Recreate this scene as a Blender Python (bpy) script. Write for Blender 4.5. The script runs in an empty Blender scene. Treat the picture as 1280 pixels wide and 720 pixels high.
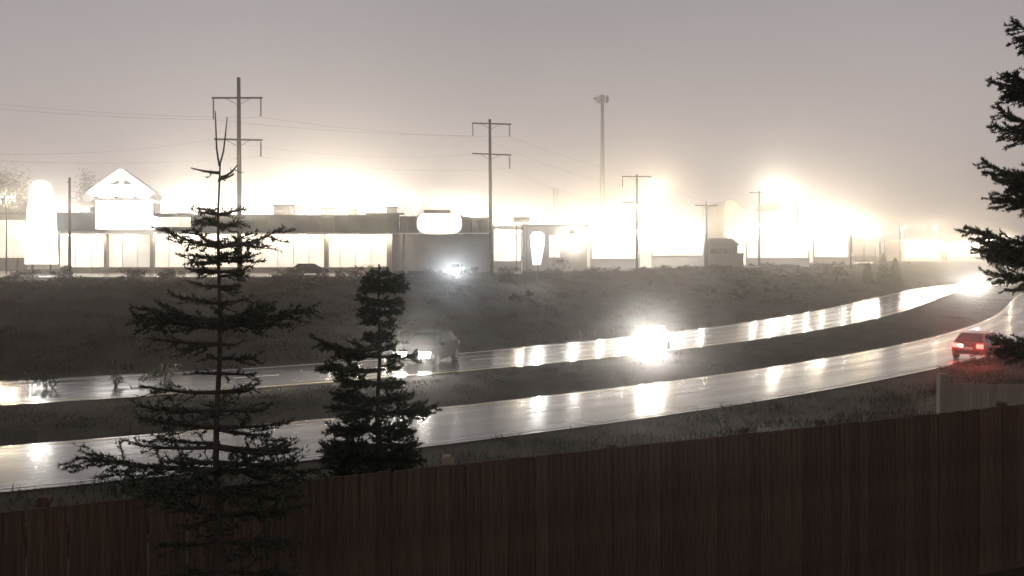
import bpy, math, random
import numpy as np
from mathutils import Vector, Matrix

random.seed(7)
RNG = np.random.default_rng(7)
SC = bpy.context.scene
COL = SC.collection
R = math.radians

# ------------------------------------------------------------------ camera
CAMZ = 7.0            # metres above the wet road
F = 1108.0            # focal length in pixels of a 1280 wide picture
YH = 317.0            # row of the horizon
cam_data = bpy.data.cameras.new('camera')
cam_data.sensor_width = 36.0
cam_data.lens = 36.0 * F / 1280.0
cam_data.shift_y = -(360.0 - YH) / 1280.0
cam_data.clip_start = 0.1
cam_data.clip_end = 6000
cam = bpy.data.objects.new('camera', cam_data)
cam.location = (0, 0, CAMZ)
cam.rotation_euler = (R(90), 0, 0)
COL.objects.link(cam)
SC.camera = cam

# ------------------------------------------------------------------ world: overcast dusk over a lit town
world = bpy.data.worlds.new('World')
SC.world = world
world.use_nodes = True
nt = world.node_tree
nt.nodes.clear()
out = nt.nodes.new('ShaderNodeOutputWorld')
bg = nt.nodes.new('ShaderNodeBackground')
sky = nt.nodes.new('ShaderNodeTexSky')
sky.sky_type = 'NISHITA'
sky.sun_disc = False
sky.sun_elevation = R(-4)
sky.sun_rotation = R(-70)
tc = nt.nodes.new('ShaderNodeTexCoord')
sep = nt.nodes.new('ShaderNodeSeparateXYZ')
ramp = nt.nodes.new('ShaderNodeValToRGB')
ramp.color_ramp.elements[0].position = 0.0
ramp.color_ramp.elements[0].color = (0.56, 0.488, 0.452, 1)
ramp.color_ramp.elements[1].position = 1.0
ramp.color_ramp.elements[1].color = (0.27, 0.26, 0.275, 1)
e = ramp.color_ramp.elements.new(0.30)
e.color = (0.335, 0.315, 0.325, 1)
cl = nt.nodes.new('ShaderNodeTexNoise')
cl.inputs['Scale'].default_value = 2.6
cl.inputs['Detail'].default_value = 3
mr = nt.nodes.new('ShaderNodeMapRange')
mr.inputs['To Min'].default_value = 0.84
mr.inputs['To Max'].default_value = 1.16
mul = nt.nodes.new('ShaderNodeMixRGB')
mul.blend_type = 'MULTIPLY'
mul.inputs[0].default_value = 1
addn = nt.nodes.new('ShaderNodeMixRGB')
addn.blend_type = 'ADD'
addn.inputs[0].default_value = 0.12
nt.links.new(tc.outputs['Generated'], sep.inputs[0])
nt.links.new(sep.outputs['Z'], ramp.inputs[0])
nt.links.new(tc.outputs['Generated'], cl.inputs['Vector'])
nt.links.new(cl.outputs['Fac'], mr.inputs[0])
nt.links.new(ramp.outputs[0], mul.inputs[1])
nt.links.new(mr.outputs[0], mul.inputs[2])
nt.links.new(mul.outputs[0], addn.inputs[1])
nt.links.new(sky.outputs[0], addn.inputs[2])
nt.links.new(addn.outputs[0], bg.inputs['Color'])
bg.inputs['Strength'].default_value = 1.0
nt.links.new(bg.outputs[0], out.inputs[0])

SC.view_settings.view_transform = 'Standard'
SC.view_settings.look = 'None'
SC.view_settings.exposure = 0
SC.view_settings.gamma = 1
SC.render.engine = 'CYCLES'
SC.cycles.use_denoising = True
SC.cycles.max_bounces = 5
SC.cycles.diffuse_bounces = 2
SC.cycles.glossy_bounces = 3
SC.cycles.transmission_bounces = 2
SC.cycles.volume_bounces = 1
SC.cycles.use_light_tree = True
SC.cycles.caustics_reflective = False
SC.cycles.caustics_refractive = False

HAZE_DENSITY = 0.0014
HAZE_G = 0.95
LAMP = 0.80            # one dial for all parking lot lamps


# ------------------------------------------------------------------ helpers
def PX(x, Y):
    return (x - 640.0) / F * Y


def PZ(y, Y):
    return CAMZ - (y - YH) / F * Y


class MB:
    """collects shapes, builds ONE mesh object"""

    def __init__(self):
        self.v = []
        self.f = []

    def add(self, vs, fs):
        n = len(self.v)
        self.v += [tuple(p) for p in vs]
        self.f += [tuple(i + n for i in q) for q in fs]
        return self

    def box(self, x0, x1, y0, y1, z0, z1, m=None):
        vs = [(x, y, z) for z in (z0, z1) for y in (y0, y1) for x in (x0, x1)]
        if m is not None:
            vs = [tuple(m @ Vector(p)) for p in vs]
        return self.add(vs, [(0, 2, 3, 1), (4, 5, 7, 6), (0, 1, 5, 4), (2, 6, 7, 3), (0, 4, 6, 2), (1, 3, 7, 5)])

    def tube(self, pts, rad, n=6, cap=True):
        pts = [Vector(p) for p in pts]
        if not isinstance(rad, (list, tuple)):
            rad = [rad] * len(pts)
        rings = []
        up = None
        for i, p in enumerate(pts):
            d = (pts[min(i + 1, len(pts) - 1)] - pts[max(i - 1, 0)])
            if d.length < 1e-9:
                d = Vector((0, 0, 1))
            d.normalize()
            if up is None:
                up = Vector((1, 0, 0)) if abs(d.x) < 0.9 else Vector((0, 1, 0))
            a = d.cross(up)
            if a.length < 1e-4:
                a = d.cross(Vector((0, 1, 0)))
            a.normalize()
            b = d.cross(a).normalized()
            rings.append([p + (a * math.cos(2 * math.pi * k / n) + b * math.sin(2 * math.pi * k / n)) * rad[i] for k in range(n)])
        vs = [q for r in rings for q in r]
        fs = []
        for i in range(len(pts) - 1):
            for k in range(n):
                k2 = (k + 1) % n
                fs.append((i * n + k, i * n + k2, (i + 1) * n + k2, (i + 1) * n + k))
        if cap:
            fs.append(tuple(range(n - 1, -1, -1)))
            fs.append(tuple((len(pts) - 1) * n + k for k in range(n)))
        return self.add(vs, fs)

    def prism(self, poly, y0, y1):
        """polygon in x,z extruded from y0 to y1"""
        n = len(poly)
        vs = [(x, y0, z) for x, z in poly] + [(x, y1, z) for x, z in poly]
        fs = [tuple(range(n)), tuple(range(2 * n - 1, n - 1, -1))]
        for k in range(n):
            k2 = (k + 1) % n
            fs.append((k, n + k, n + k2, k2))
        return self.add(vs, fs)

    def build(self, name, m, parent=None, smooth=False, loc=None):
        me = bpy.data.meshes.new(name)
        me.from_pydata(self.v, [], self.f)
        me.materials.append(M[m] if isinstance(m, str) else m)
        if smooth:
            me.polygons.foreach_set('use_smooth', [True] * len(me.polygons))
        me.update()
        o = bpy.data.objects.new(name, me)
        COL.objects.link(o)
        if parent is not None:
            o.parent = parent
        if loc is not None:
            o.location = loc
        return o


def mesh_np(name, verts, tris, m, parent=None):
    me = bpy.data.meshes.new(name)
    nv, nf = len(verts), len(tris)
    me.vertices.add(nv)
    me.vertices.foreach_set('co', np.asarray(verts, dtype=np.float32).ravel())
    me.loops.add(nf * 3)
    me.loops.foreach_set('vertex_index', np.asarray(tris, dtype=np.int32).ravel())
    me.polygons.add(nf)
    me.polygons.foreach_set('loop_start', np.arange(0, nf * 3, 3, dtype=np.int32))
    me.polygons.foreach_set('loop_total', np.full(nf, 3, dtype=np.int32))
    me.update(calc_edges=True)
    me.validate()
    me.materials.append(M[m])
    o = bpy.data.objects.new(name, me)
    COL.objects.link(o)
    if parent is not None:
        o.parent = parent
    return o


def empty(name, loc=(0, 0, 0), rz=0.0):
    o = bpy.data.objects.new(name, None)
    o.location = loc
    o.rotation_euler = (0, 0, rz)
    o.empty_display_size = 0.2
    COL.objects.link(o)
    return o


def tag(o, label, cat, group=None, kind=None):
    o['label'] = label
    o['category'] = cat
    if group:
        o['group'] = group
    if kind:
        o['kind'] = kind
    return o


def struct(o):
    o['kind'] = 'structure'
    return o


def copy_part(o, parent, loc=None):
    c = o.copy()
    COL.objects.link(c)
    c.parent = parent
    if loc is not None:
        c.location = loc
    return c


def copy_tree(o, parent=None):
    c = o.copy()
    COL.objects.link(c)
    c.parent = parent
    for ch in list(o.children):
        copy_tree(ch, c)
    return c


M = {}


def mat(name, col, rough=0.7, var=0.25, scale=6.0, bump=0.0, bscale=None, metal=0.0, stretch=(1, 1, 1), spec=0.5, rand=0.0, coat=0.0, emit=None, es=0.0):
    m = bpy.data.materials.new(name)
    m.use_nodes = True
    t = m.node_tree
    b = t.nodes['Principled BSDF']
    b.inputs['Roughness'].default_value = rough
    b.inputs['Metallic'].default_value = metal
    b.inputs['Specular IOR Level'].default_value = spec
    if coat:
        b.inputs['Coat Weight'].default_value = coat
    co = t.nodes.new('ShaderNodeTexCoord')
    mp = t.nodes.new('ShaderNodeMapping')
    mp.inputs['Scale'].default_value = stretch
    t.links.new(co.outputs['Object'], mp.inputs[0])
    no = t.nodes.new('ShaderNodeTexNoise')
    no.inputs['Scale'].default_value = scale
    no.inputs['Detail'].default_value = 5
    t.links.new(mp.outputs[0], no.inputs['Vector'])
    r = t.nodes.new('ShaderNodeValToRGB')
    r.color_ramp.elements[0].position = 0.3
    r.color_ramp.elements[1].position = 0.72
    r.color_ramp.elements[0].color = tuple(c * (1 - var) for c in col) + (1,)
    r.color_ramp.elements[1].color = tuple(min(1, c * (1 + var)) for c in col) + (1,)
    t.links.new(no.outputs['Fac'], r.inputs[0])
    last = r.outputs[0]
    if rand:
        oi = t.nodes.new('ShaderNodeObjectInfo')
        mr_ = t.nodes.new('ShaderNodeMapRange')
        mr_.inputs['To Min'].default_value = 1 - rand
        mr_.inputs['To Max'].default_value = 1 + rand
        t.links.new(oi.outputs['Random'], mr_.inputs[0])
        mx = t.nodes.new('ShaderNodeMixRGB')
        mx.blend_type = 'MULTIPLY'
        mx.inputs[0].default_value = 1
        t.links.new(last, mx.inputs[1])
        t.links.new(mr_.outputs[0], mx.inputs[2])
        last = mx.outputs[0]
    t.links.new(last, b.inputs['Base Color'])
    if bump:
        bp = t.nodes.new('ShaderNodeBump')
        bp.inputs['Strength'].default_value = bump
        bp.inputs['Distance'].default_value = 0.05
        n2 = t.nodes.new('ShaderNodeTexNoise')
        n2.inputs['Scale'].default_value = bscale or scale * 4
        n2.inputs['Detail'].default_value = 4
        t.links.new(mp.outputs[0], n2.inputs['Vector'])
        t.links.new(n2.outputs['Fac'], bp.inputs['Height'])
        t.links.new(bp.outputs[0], b.inputs['Normal'])
    if emit:
        b.inputs['Emission Color'].default_value = tuple(emit) + (1,)
        b.inputs['Emission Strength'].default_value = es
    M[name] = m
    return m


def glow_mat(name, col, strength, var=0.0, scale=0.6):
    """a backlit pane, lamp lens or sign that gives off light"""
    m = mat(name, (0.7, 0.7, 0.7), 0.3, 0.05)
    t = m.node_tree
    b = t.nodes['Principled BSDF']
    b.inputs['Emission Color'].default_value = tuple(col) + (1,)
    b.inputs['Emission Strength'].default_value = strength
    if var:
        co = t.nodes.new('ShaderNodeTexCoord')
        no = t.nodes.new('ShaderNodeTexNoise')
        no.inputs['Scale'].default_value = scale
        no.inputs['Detail'].default_value = 3
        mr_ = t.nodes.new('ShaderNodeMapRange')
        mr_.inputs['From Min'].default_value = 0.3
        mr_.inputs['From Max'].default_value = 0.7
        mr_.inputs['To Min'].default_value = strength * (1 - var)
        mr_.inputs['To Max'].default_value = strength * (1 + var)
        t.links.new(co.outputs['Object'], no.inputs['Vector'])
        t.links.new(no.outputs['Fac'], mr_.inputs[0])
        t.links.new(mr_.outputs[0], b.inputs['Emission Strength'])
    return m


mat('grass', (0.036, 0.027, 0.016), 0.85, 0.45, 0.35, spec=0.2)
mat('blade', (0.032, 0.030, 0.018), 0.8, 0.35, 0.5, spec=0.25)
mat('scrub', (0.064, 0.037, 0.022), 0.85, 0.3, 0.12, spec=0.2)
mat('scrub_soil', (0.060, 0.050, 0.034), 0.9, 0.4, 0.3, spec=0.2)
mat('fence_wood', (0.088, 0.058, 0.043), 0.85, 0.35, 9, 0.5, 30, stretch=(6, 6, 0.35), rand=0.18, spec=0.15)
mat('pale_wood', (0.24, 0.20, 0.155), 0.7, 0.25, 5, 0.3, 20, stretch=(5, 5, 0.4), rand=0.12)
mat('pole_wood', (0.040, 0.031, 0.026), 0.85, 0.35, 3, 0.3, 12, stretch=(6, 6, 0.5))
mat('bark', (0.050, 0.038, 0.030), 0.9, 0.4, 14, 0.6, 40)
mat('needle', (0.030, 0.040, 0.022), 0.6, 0.4, 2.5, spec=0.3)
mat('leaf', (0.045, 0.050, 0.028), 0.7, 0.5, 1.2, spec=0.3)
mat('wire', (0.04, 0.04, 0.04), 0.6, 0.1)
mat('galvanised', (0.30, 0.30, 0.30), 0.5, 0.15, 3, metal=0.4)
mat('dark_metal', (0.07, 0.07, 0.07), 0.5, 0.2, 4, metal=0.3)
mat('tower_metal', (0.22, 0.21, 0.20), 0.6, 0.15, 1)
mat('porcelain', (0.12, 0.11, 0.10), 0.4, 0.2)
mat('slate_band', (0.060, 0.074, 0.080), 0.55, 0.15, 0.35)
mat('brown_band', (0.16, 0.13, 0.11), 0.6, 0.15, 0.4)
mat('store_wall', (0.34, 0.30, 0.25), 0.8, 0.12, 0.5)
mat('store_roof', (0.18, 0.18, 0.18), 0.8, 0.2, 0.5)
mat('white_trim', (0.75, 0.73, 0.70), 0.6, 0.06, 0.6)
mat('beige_wall', (0.30, 0.27, 0.23), 0.8, 0.15, 0.5)
mat('grey_wall', (0.20, 0.185, 0.165), 0.8, 0.15, 0.5)
mat('unit_metal', (0.30, 0.29, 0.27), 0.6, 0.2, 1.5)
mat('lot', (0.10, 0.095, 0.09), 0.25, 0.3, 0.2)
mat('paint', (0.70, 0.68, 0.60), 0.35, 0.25, 1.5)
mat('paint_yellow', (0.62, 0.46, 0.12), 0.35, 0.25, 1.5)
mat('rubber', (0.02, 0.02, 0.02), 0.8, 0.2)
mat('rim', (0.12, 0.12, 0.125), 0.45, 0.1, metal=0.8)
mat('glass_dark', (0.015, 0.017, 0.02), 0.06, 0.1, spec=0.6)
mat('car_dark', (0.012, 0.012, 0.013), 0.6, 0.15, 2, coat=0.0, spec=0.12)
mat('car_grey', (0.05, 0.05, 0.052), 0.4, 0.1, 2, coat=0.2, metal=0.2, spec=0.3)
mat('car_red', (0.22, 0.018, 0.016), 0.3, 0.1, 2, coat=0.6)
mat('car_white', (0.55, 0.55, 0.54), 0.3, 0.05, 2, coat=0.6)
glow_mat('lit_glass', (1.0, 0.84, 0.63), 0.95, 0.22, 0.5)
glow_mat('lit_glass_dim', (1.0, 0.85, 0.66), 0.55, 0.25, 0.5)
glow_mat('lit_showroom', (1.0, 0.90, 0.75), 1.4, 0.35, 0.5)
glow_mat('lit_sign', (1.0, 0.97, 0.94), 1.7)
glow_mat('lit_sign_warm', (1.0, 0.91, 0.72), 1.25)
glow_mat('lens', (1.0, 0.95, 0.86), 60.0)
glow_mat('headlight', (1.0, 0.95, 0.86), 160.0)
glow_mat('headlight_off', (1.0, 0.95, 0.86), 0.0)
glow_mat('tail', (1.0, 0.045, 0.03), 9.0)
glow_mat('tail_off', (0.5, 0.02, 0.02), 0.0)
glow_mat('tail_white', (1.0, 0.93, 0.82), 30.0)
M['headlight_off'].node_tree.nodes['Principled BSDF'].inputs['Roughness'].default_value = 0.1


def wet_road():
    m = bpy.data.materials.new('wet_asphalt')
    m.use_nodes = True
    t = m.node_tree
    b = t.nodes['Principled BSDF']
    uv = t.nodes.new('ShaderNodeUVMap')
    uv.uv_map = 'road'
    sp = t.nodes.new('ShaderNodeSeparateXYZ')
    t.links.new(uv.outputs[0], sp.inputs[0])
    # wheel ruts: two per lane, along the road (u = metres across)
    w = t.nodes.new('ShaderNodeMath')
    w.operation = 'MULTIPLY'
    w.inputs[1].default_value = 2 * math.pi / 1.8
    t.links.new(sp.outputs['X'], w.inputs[0])
    c = t.nodes.new('ShaderNodeMath')
    c.operation = 'COSINE'
    t.links.new(w.outputs[0], c.inputs[0])
    mp = t.nodes.new('ShaderNodeMapping')
    mp.inputs['Scale'].default_value = (0.9, 0.07, 1)
    t.links.new(uv.outputs[0], mp.inputs[0])
    n = t.nodes.new('ShaderNodeTexNoise')
    n.inputs['Scale'].default_value = 1.4
    n.inputs['Detail'].default_value = 6
    t.links.new(mp.outputs[0], n.inputs['Vector'])
    ad = t.nodes.new('ShaderNodeMath')
    ad.operation = 'MULTIPLY_ADD'
    ad.inputs[1].default_value = 0.15
    t.links.new(c.outputs[0], ad.inputs[0])
    t.links.new(n.outputs['Fac'], ad.inputs[2])
    mr_ = t.nodes.new('ShaderNodeMapRange')
    mr_.inputs['From Min'].default_value = 0.25
    mr_.inputs['From Max'].default_value = 0.75
    mr_.inputs['To Min'].default_value = 0.30
    mr_.inputs['To Max'].default_value = 0.14
    t.links.new(ad.outputs[0], mr_.inputs[0])
    t.links.new(mr_.outputs[0], b.inputs['Roughness'])
    n2 = t.nodes.new('ShaderNodeTexNoise')
    n2.inputs['Scale'].default_value = 0.8
    n2.inputs['Detail'].default_value = 6
    t.links.new(mp.outputs[0], n2.inputs['Vector'])
    r = t.nodes.new('ShaderNodeValToRGB')
    r.color_ramp.elements[0].color = (0.035, 0.035, 0.036, 1)
    r.color_ramp.elements[1].color = (0.075, 0.073, 0.07, 1)
    t.links.new(n2.outputs['Fac'], r.inputs[0])
    t.links.new(r.outputs[0], b.inputs['Base Color'])
    b.inputs['IOR'].default_value = 1.5
    b.inputs['Specular IOR Level'].default_value = 0.6
    b.inputs['Coat Weight'].default_value = 0.5
    b.inputs['Coat Roughness'].default_value = 0.14
    b.inputs['Coat IOR'].default_value = 1.4
    n3 = t.nodes.new('ShaderNodeTexNoise')
    n3.inputs['Scale'].default_value = 9
    n3.inputs['Detail'].default_value = 3
    t.links.new(uv.outputs[0], n3.inputs['Vector'])
    bp = t.nodes.new('ShaderNodeBump')
    bp.inputs['Strength'].default_value = 0.06
    bp.inputs['Distance'].default_value = 0.02
    t.links.new(n3.outputs['Fac'], bp.inputs['Height'])
    t.links.new(bp.outputs[0], b.inputs['Normal'])
    M['wet_asphalt'] = m


wet_road()

# ------------------------------------------------------------------ the line of the dual carriageway
K = 7.0 / 6.0
O1, O2, O3 = 6.146 * K, 14.627 * K, 22.368 * K


def heading(sp):
    s = np.clip(sp, -40, 185)
    return 0.5502 + 0.0081071 * s - 0.0049009 * s * s / 2e2 - 0.0018120 * s ** 3 / 2e4


_s = np.arange(-160, 420, 0.5)
_t = heading(_s)
_x = np.cumsum(np.cos(_t)) * 0.5
_y = np.cumsum(np.sin(_t)) * 0.5
_i0 = int(np.argmin(abs(_s)))
_x = (_x - _x[_i0]) * K
_y = (_y - _y[_i0] + 29.0954) * K
_sm = _s * K


def road(s, o):
    """metres along, metres to the far side -> x, y"""
    s = np.asarray(s, dtype=float)
    t = np.interp(s, _sm, _t)
    return np.interp(s, _sm, _x) - np.sin(t) * o, np.interp(s, _sm, _y) + np.cos(t) * o


def road_dir(s):
    t = float(np.interp(s, _sm, _t))
    return t


def offset_of(x, y):
    x = np.asarray(x, dtype=float).ravel()
    y = np.asarray(y, dtype=float).ravel()
    res = np.empty(len(x))
    for i in range(0, len(x), 20000):
        dx = x[i:i + 20000, None] - _x[None, ::2]
        dy = y[i:i + 20000, None] - _y[None, ::2]
        j = np.argmin(dx * dx + dy * dy, axis=1)
        ii = np.arange(len(j))
        t = _t[::2][j]
        res[i:i + 20000] = -np.sin(t) * dx[ii, j] + np.cos(t) * dy[ii, j]
    return res


LOT = 4.2
YARD = 3.15


def sstep(a, b, v):
    u = np.clip((v - a) / (b - a), 0, 1)
    return u * u * (3 - 2 * u)


def height_o(o, x, y):
    und = 0.09 * np.sin(x * 0.31 + y * 0.17) + 0.06 * np.sin(x * 0.83 - y * 0.57)
    near = sstep(-2.0, -21.0, o) * YARD
    far = (0.45 * sstep(O3 + 1.5, O3 + 30.0, o) + 0.55 * np.clip((o - O3 - 1.5) / 28.5, 0, 1)) * LOT
    med = 0.16 * np.exp(-((o - (O1 + O2) / 2) / 3.2) ** 2)
    off_road = np.clip(np.maximum(np.maximum(-o - 1.2, o - O3 - 1.2), 0.0) / 4, 0, 1)
    flat = 1 - 0.85 * sstep(O3 + 31, O3 + 38, o) - 0.85 * sstep(-21, -25, o)
    return near + far + med + und * off_road * flat - 0.03


def ground_z(x, y):
    x = np.atleast_1d(x)
    y = np.atleast_1d(y)
    return height_o(offset_of(x, y), x, y)


def gz(x, y):
    return float(ground_z(np.array([x]), np.array([y]))[0])


# ground: one sheet, fine near the road, coarse to the horizon
def build_ground():
    xs = np.concatenate([[-1500, -900, -500, -300, -200, -150], np.arange(-120, 240, 1.6), [245, 260, 290, 340, 420, 600, 900, 1500]])
    ys = np.concatenate([[-60, -30], np.arange(-12, 60, 1.2), np.arange(60, 260, 1.8), [265, 275, 290, 320, 370, 450, 600, 900, 1500]])
    X, Y = np.meshgrid(xs, ys)
    Z = ground_z(X.ravel(), Y.ravel())
    # ground under the carriageways sinks a little below the asphalt sheets
    o = offset_of(X.ravel(), Y.ravel())
    under = ((o > 0.2) & (o < O1 - 0.2)) | ((o > O2 + 0.2) & (o < O3 - 0.2))
    Z = np.where(under, -0.06, Z)
    v = np.stack([X.ravel(), Y.ravel(), Z], 1)
    nx, ny = len(xs), len(ys)
    i = (np.arange(ny - 1)[:, None] * nx + np.arange(nx - 1)[None, :]).ravel()
    t = np.concatenate([np.stack([i, i + 1, i + nx + 1], 1), np.stack([i, i + nx + 1, i + nx], 1)])
    g = mesh_np('ground', v, t, 'grass')
    g.data.polygons.foreach_set('use_smooth', [True] * len(g.data.polygons))
    struct(g)


build_ground()


def carriageway(name, oa, ob, z=0.0):
    s = np.arange(-90, 330, 1.5)
    us = np.linspace(oa, ob, 7)
    v, uvs, fs = [], [], []
    for i, si in enumerate(s):
        for u in us:
            x, y = road(si, u)
            camber = 0.03 * (1 - ((u - oa) / (ob - oa) * 2 - 1) ** 2)
            v.append((float(x), float(y), z + 0.012 + camber))
            uvs.append((u - oa, si))
    n = len(us)
    for i in range(len(s) - 1):
        for k in range(n - 1):
            a = i * n + k
            fs.append((a, a + n, a + n + 1, a + 1)[::-1])
    me = bpy.data.meshes.new(name)
    me.from_pydata(v, [], fs)
    ul = me.uv_layers.new(name='road')
    for lp in me.loops:
        ul.data[lp.index].uv = uvs[lp.vertex_index]
    me.polygons.foreach_set('use_smooth', [True] * len(me.polygons))
    me.materials.append(M['wet_asphalt'])
    o = bpy.data.objects.new(name, me)
    COL.objects.link(o)
    struct(o)

    def line(nm, u, w, s0, s1, m, step=1.5):
        ss = np.arange(s0, s1 + 0.01, step)
        mb = MB()
        vs = []
        for si in ss:
            for uu in (u - w / 2, u + w / 2):
                x, y = road(si, uu)
                camber = 0.03 * (1 - ((uu - oa) / (ob - oa) * 2 - 1) ** 2)
                vs.append((float(x), float(y), z + 0.018 + camber))
        q = [(2 * i + 1, 2 * i + 3, 2 * i + 2, 2 * i)[::-1] for i in range(len(ss) - 1)]
        q = [f[::-1] for f in q]
        mb.add(vs, q)
        return mb.build(nm, m, o)
    return o, line


near_road, nline = carriageway('road', 0.0, O1)
far_road, fline = carriageway('road', O2, O3)
nline('edge_line', 0.45, 0.13, -88.5, 327, 'paint')
nline('edge_line', O1 - 0.35, 0.13, -88.5, 327, 'paint_yellow')
fline('edge_line', O3 - 0.9, 0.13, -88.5, 327, 'paint')
fline('edge_line', O2 + 0.4, 0.13, -88.5, 327, 'paint_yellow')
for k in range(26):
    nline('lane_dash', O1 / 2, 0.12, -60 + k * 9, -60 + k * 9 + 3, 'paint')
    fline('lane_dash', (O2 + O3) / 2 - 0.2, 0.12, -60 + k * 9, -60 + k * 9 + 3, 'paint')

# paved lots on the plateau in front of the shops
mb = MB()
mb.add([(-110, 100, LOT + .07), (-25, 104, LOT + .07), (2, 120, LOT + .07), (40, 168, LOT + .07), (110, 265, LOT + .07), (120, 420, LOT + .07), (-110, 420, LOT + .07)], [(0, 1, 2, 3, 4, 5, 6)])
struct(mb.build('parking_lot_pavement', 'lot'))


# ------------------------------------------------------------------ grass and scrub (uncountable stuff)
def blades(name, s0, s1, o0, o1, n, hmin, hmax, wid, m, label, cat, zoff=0.0, lean=0.5, clump=0.0, falloff=True):
    s = RNG.uniform(s0, s1, n)
    if falloff:
        s = s0 + (s1 - s0) * RNG.random(n) ** 1.5
    o = RNG.uniform(o0, o1, n)
    if clump:
        k = n // 40
        cs = s0 + (s1 - s0) * RNG.random(k) ** (1.5 if falloff else 1)
        co = RNG.uniform(o0, o1, k)
        pick = RNG.integers(0, k, n)
        s = cs[pick] + RNG.normal(0, clump, n)
        o = np.clip(co[pick] + RNG.normal(0, clump, n), o0, o1)
        hk = RNG.uniform(0.55, 1.25, k)[pick]
    else:
        hk = 1.0
    x, y = road(s, o)
    z = ground_z(x, y) + zoff
    h = RNG.uniform(hmin, hmax, n) * hk
    a = RNG.uniform(0, 2 * np.pi, n)
    l = RNG.normal(0, lean, n) * h
    l2 = RNG.normal(0, lean, n) * h
    w = wid * RNG.uniform(0.6, 1.5, n)
    b1 = np.stack([x + np.cos(a) * w, y + np.sin(a) * w, z - 0.03], 1)
    b2 = np.stack([x - np.cos(a) * w, y - np.sin(a) * w, z - 0.03], 1)
    tp = np.stack([x + l, y + l2, z + h], 1)
    v = np.stack([b1, b2, tp], 1).reshape(-1, 3)
    t = np.arange(3 * n).reshape(-1, 3)
    ob = mesh_np(name, v, t, m)
    tag(ob, label, cat, kind='stuff')
    return ob


blades('verge_grass', -45, 150, -14.0, -0.15, 60000, 0.10, 0.42, 0.022, 'blade', 'wet rough grass between the wooden fence and the near carriageway', 'grass', clump=0.5)
blades('median_grass', -45, 190, O1 + 0.1, O2 - 0.1, 60000, 0.04, 0.14, 0.02, 'blade', 'dark grass on the median between the two wet carriageways', 'grass', clump=0.5)
blades('bank_grass', -45, 210, O3 + 0.1, O3 + 32.0, 80000, 0.08, 0.30, 0.035, 'scrub', 'brown rough grass on the bank beyond the far carriageway', 'grass', clump=0.7)


def bush_tris(n, cx, cy, cz, rx, ry, rz, size):
    """leaf faces through an uneven ellipsoid"""
    k = max(5, n // 120)
    cc = RNG.normal(size=(k, 3))
    cc /= np.linalg.norm(cc, axis=1)[:, None]
    cc *= RNG.uniform(0.25, 0.85, (k, 1))
    rad = RNG.uniform(0.22, 0.5, k)
    pick = RNG.integers(0, k, n)
    p = cc[pick] + np.clip(RNG.normal(size=(n, 3)), -1.5, 1.5) * rad[pick, None] * 0.55
    p[:, 2] = np.abs(p[:, 2] + 0.35) - 0.2
    p = p * np.array([rx, ry, rz]) + np.array([cx, cy, cz])
    d1 = RNG.normal(size=(n, 3))
    d1 /= np.linalg.norm(d1, axis=1)[:, None]
    d2 = np.cross(d1, RNG.normal(size=(n, 3)))
    d2 /= np.linalg.norm(d2, axis=1)[:, None]
    sz = size * RNG.uniform(0.6, 1.5, (n, 1))
    v = np.stack([p + d1 * sz, p - d1 * sz * 0.6 + d2 * sz * 0.5, p - d1 * sz * 0.6 - d2 * sz * 0.5], 1)
    return v.reshape(-1, 3)


def scrub_mass(name, s0, s1, o0, o1, nb, label):
    vs = []
    for _ in range(nb):
        s = s0 + (s1 - s0) * random.random() ** 1.3
        o = random.uniform(o0, o1)
        x, y = road(s, o)
        x, y = float(x), float(y)
        h = random.uniform(0.4, 0.85)
        r = random.uniform(0.7, 1.7)
        vs.append(bush_tris(230, x, y, gz(x, y) + 0.15, r, r, h, 0.09))
    v = np.concatenate(vs)
    ob = mesh_np(name, v, np.arange(len(v)).reshape(-1, 3), 'scrub')
    tag(ob, label, 'scrub', kind='stuff')


scrub_mass('scrub', -50, 230, O3 + 27.0, O3 + 32.5, 340, 'low brown scrub along the top of the bank below the shops')
scrub_mass('scrub', -50, 200, O3 + 7.0, O3 + 27.0, 200, 'low brown scrub scattered down the bank face above the far carriageway')


def shrub(name, px, Y, z0, w, h, label, cat='shrub', group=None, n=900, size=0.07, m='leaf', x=None):
    x = PX(px, Y) if x is None else x
    z0 = gz(x, Y) if z0 is None else z0
    e_ = empty(name, (x, Y, z0))
    v = bush_tris(n, 0, 0, h * 0.35, w / 2, w / 2, h * 0.62, size)
    mesh_np('foliage', v, np.arange(len(v)).reshape(-1, 3), m, e_)
    mb = MB()
    for _ in range(6):
        a = random.uniform(0, 6.28)
        mb.tube([(0, 0, -0.1), (math.cos(a) * w * .12, math.sin(a) * w * .12, h * .4), (math.cos(a) * w * .3, math.sin(a) * w * .3, h * random.uniform(.7, 1.0))], [.03, .02, .008], 4)
    mb.build('stem', 'bark', e_)
    tag(e_, label, cat, group)
    return e_


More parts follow.
